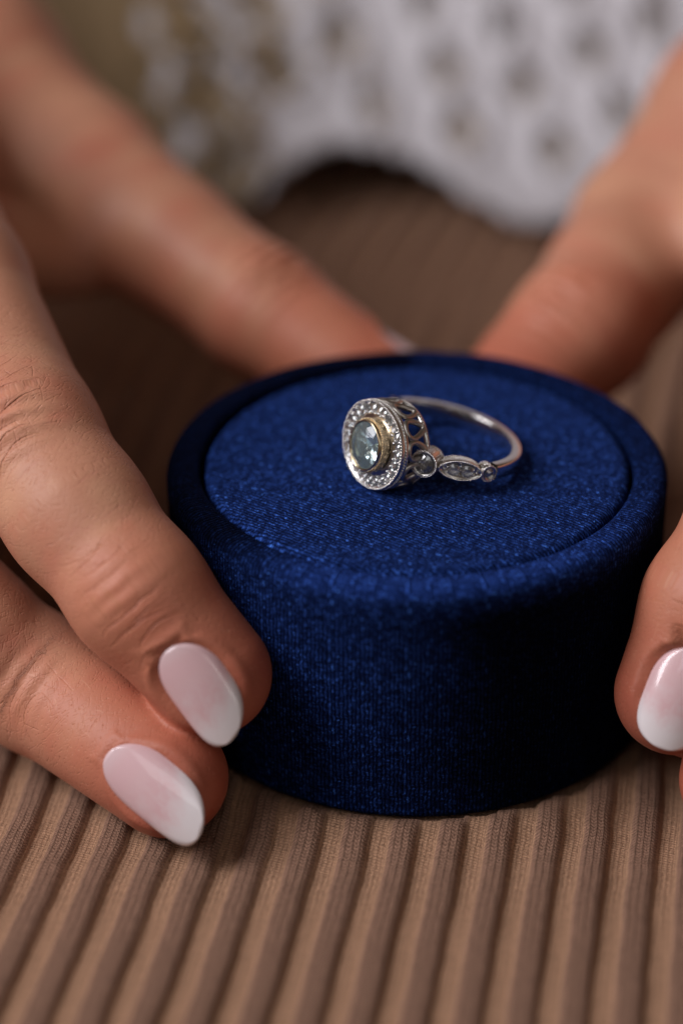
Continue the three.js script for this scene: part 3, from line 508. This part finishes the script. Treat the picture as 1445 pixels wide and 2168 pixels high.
  { const l = []; for (let i = 0; i < 84; i++) { const g = i / 84 * 2 * Math.PI; l.push([V(G1 + 0.02, (RA - 0.26) * Math.cos(g), (RT - 0.26) * Math.sin(g)), 0.13]); } stuff(mesh('gallery_milgrain', mm(beads(l)), matSilverSatin, ring)); }
  for (let i = 0; i < 12; i++) {                       // leaf-shaped loops
    const c = (i + 0.5) / 12 * 2 * Math.PI, pts = [], hw = 0.235; const l = [];
    for (let k = 0; k < 24; k++) { const q = k / 24 * 2 * Math.PI, s = Math.sin(q), y = 0.5 - 0.5 * Math.cos(q), w = hw * s * (0.55 + 0.6 * y), x = lerp(G1 + 0.2, G0 - 0.05, y), in_ = lerp(-0.45, -0.2, y); const g = c + w + (i % 2 ? 0.06 : -0.06) * (y - 0.5); pts.push(V(x, (RA + in_) * Math.cos(g), (RT + in_) * Math.sin(g))); }
    const curve = new THREE.CatmullRomCurve3(pts, true), tube = new THREE.TubeGeometry(curve, 60, 0.35, 7, true); tube.deleteAttribute('uv');
    curve.getSpacedPoints(30).forEach((p) => { const o = V(0, p.y, p.z).normalize().multiplyScalar(0.2); l.push([p.clone().add(o), 0.16]); });
    const bb = beads(l); bb.deleteAttribute('uv');
    mesh('gallery_loop', mm(mergeGeometries([tube.toNonIndexed(), bb.index ? bb.toNonIndexed() : bb])), matGallery, ring);
  }
  // band: part of a circle behind, then the two shoulders
  const W = 0.95, bandProf = [[8.75, -W + 0.15], [8.85, -W], [9.8, -W], [10.0, -W + 0.2], [10.08, 0], [10.0, W - 0.2], [9.8, W], [8.85, W], [8.75, W - 0.15], [8.7, 0], [8.75, -W + 0.15]];
  const bandGeo = gridGeometry(bandProf.length, 161, (i, j) => { const q = (96 + j / 160 * 168) * Math.PI / 180, [r, y] = bandProf[i]; return [r * Math.cos(q), y, -r * Math.sin(q), 0, 0]; });
  mesh('band', mm(weld(bandGeo)), matSilver, ring);
  const polar = (deg, r, y = 0, s = 1) => V(r * Math.cos(deg * Math.PI / 180), y, -s * r * Math.sin(deg * Math.PI / 180));
  const face = (deg, s) => new THREE.Matrix4().makeBasis(polar(deg, 1, 0, s), V(0, 1, 0), new THREE.Vector3().crossVectors(polar(deg, 1, 0, s), V(0, 1, 0)));
  for (const s of [1, -1]) {
    const path = new THREE.CatmullRomCurve3([polar(30, 7.6, 0, s), polar(45, 7.3, 0, s), polar(66, 7.8, 0, s), polar(84, 8.6, 0, s), polar(100, 9.3, 0, s)]);
    const tg = new THREE.TubeGeometry(path, 40, 0.78, 10); mesh('shoulder', mm(tg), matSilver, ring);
    const collet = (pn, deg, r, height, faceDeg, pr, stoneName) => {
      const M = face(faceDeg, s).setPosition(pn), prof = [[0.05, -height], [r - 0.25, -height], [r - 0.08, -height + 0.3], [r - 0.02, -0.35], [r, -0.1], [r - 0.08, 0.06], [r - 0.3, 0.02], [r - 0.42, -0.2], [r - 0.5, -0.5], [0.05, -0.9]];
      const g = weld(gridGeometry(prof.length, 41, (i, j) => { const q = j / 40 * 2 * Math.PI; return [prof[i][1], prof[i][0] * Math.cos(q), prof[i][0] * Math.sin(q), 0, 0]; })).applyMatrix4(M);
      const c = mesh('collet', mm(g), matSilverSatin, ring), l = []; const nb = Math.round(r * 24);
      for (let i = 0; i < nb; i++) { const q = i / nb * 2 * Math.PI; l.push([V(0.02, (r - 0.02) * Math.cos(q), (r - 0.02) * Math.sin(q)).applyMatrix4(M), 0.115]); l.push([V(-height + 0.4, (r - 0.02) * Math.cos(q), (r - 0.02) * Math.sin(q)).applyMatrix4(M), 0.1]); }
      for (let i = 0; i < 16; i++) for (let k = 0; k < 4; k++) { const q = i / 16 * 2 * Math.PI; l.push([V(-height + 0.8 + k * (height - 1.4) / 3, (r - 0.03) * Math.cos(q), (r - 0.03) * Math.sin(q)).applyMatrix4(M), 0.07]); }
      stuff(mesh('milgrain', mm(beads(l)), matSilver, c));
      const d = brilliant(pr).applyMatrix4(new THREE.Matrix4().makeTranslation(-0.14, 0, 0)).applyMatrix4(M); mesh('diamond', mm(d), matDiamond, c);
    };
    collet(V(6.95, -0.05, -5.9 * s), 40, 1.62, 2.8, 30, 1.18);
    collet(V(-0.05, -0.05, -9.75 * s), 92, 1.02, 1.7, 84, 0.6);
    // marquise between them
    const M = face(61, s).setPosition(V(3.35, 0, -8.5 * s)), Lm = 2.8, Wm = 1.28;
    const lens = (k, x) => { const o = []; for (let i = 0; i < 56; i++) { const q = i / 56 * 2 * Math.PI, c = Math.cos(q), y = Math.sign(Math.sin(q)) * Math.pow(Math.abs(Math.sin(q)), 1.25) * (Wm - k); o.push(V(x, y, c * (Lm - k * 1.5))); } return o; };
    const rings = [lens(0.5, -2.1), lens(0.12, -1.7), lens(0.02, -0.5), lens(0, -0.12), lens(0.08, 0.05), lens(0.26, 0), lens(0.34, -0.2), lens(1.38, -0.3)];
    const mg = weld(gridGeometry(rings.length, 57, (i, j) => { const p = rings[i][j % 56]; return [p.x, p.y, p.z, 0, 0]; })).applyMatrix4(M);
    const mq = mesh('marquise_setting', mm(mg), matSilverSatin, ring), l = [];
    lens(0.1, 0.03).forEach((p) => l.push([p.applyMatrix4(M), 0.125])); lens(0.03, -1.0).forEach((p) => l.push([p.applyMatrix4(M), 0.1])); lens(0.1, -1.7).forEach((p) => l.push([p.applyMatrix4(M), 0.1]));
    for (const [y, z] of [[0.0, 0], [0.55, 0], [-0.55, 0], [0.3, 1.6], [-0.3, 1.6], [0.3, -1.6], [-0.3, -1.6], [0, 2.0], [0, -2.0]]) l.push([V(-0.02, y, z).applyMatrix4(M), 0.14]);
    stuff(mesh('milgrain', mm(beads(l)), matSilver, mq));
    for (const z of [-0.84, 0.84]) { const d = brilliant(0.76).applyMatrix4(new THREE.Matrix4().makeTranslation(0.02, 0, z)).applyMatrix4(M); mesh('diamond', mm(d), matDiamond, mq); }
  }
}

renderer.render(scene, camera);
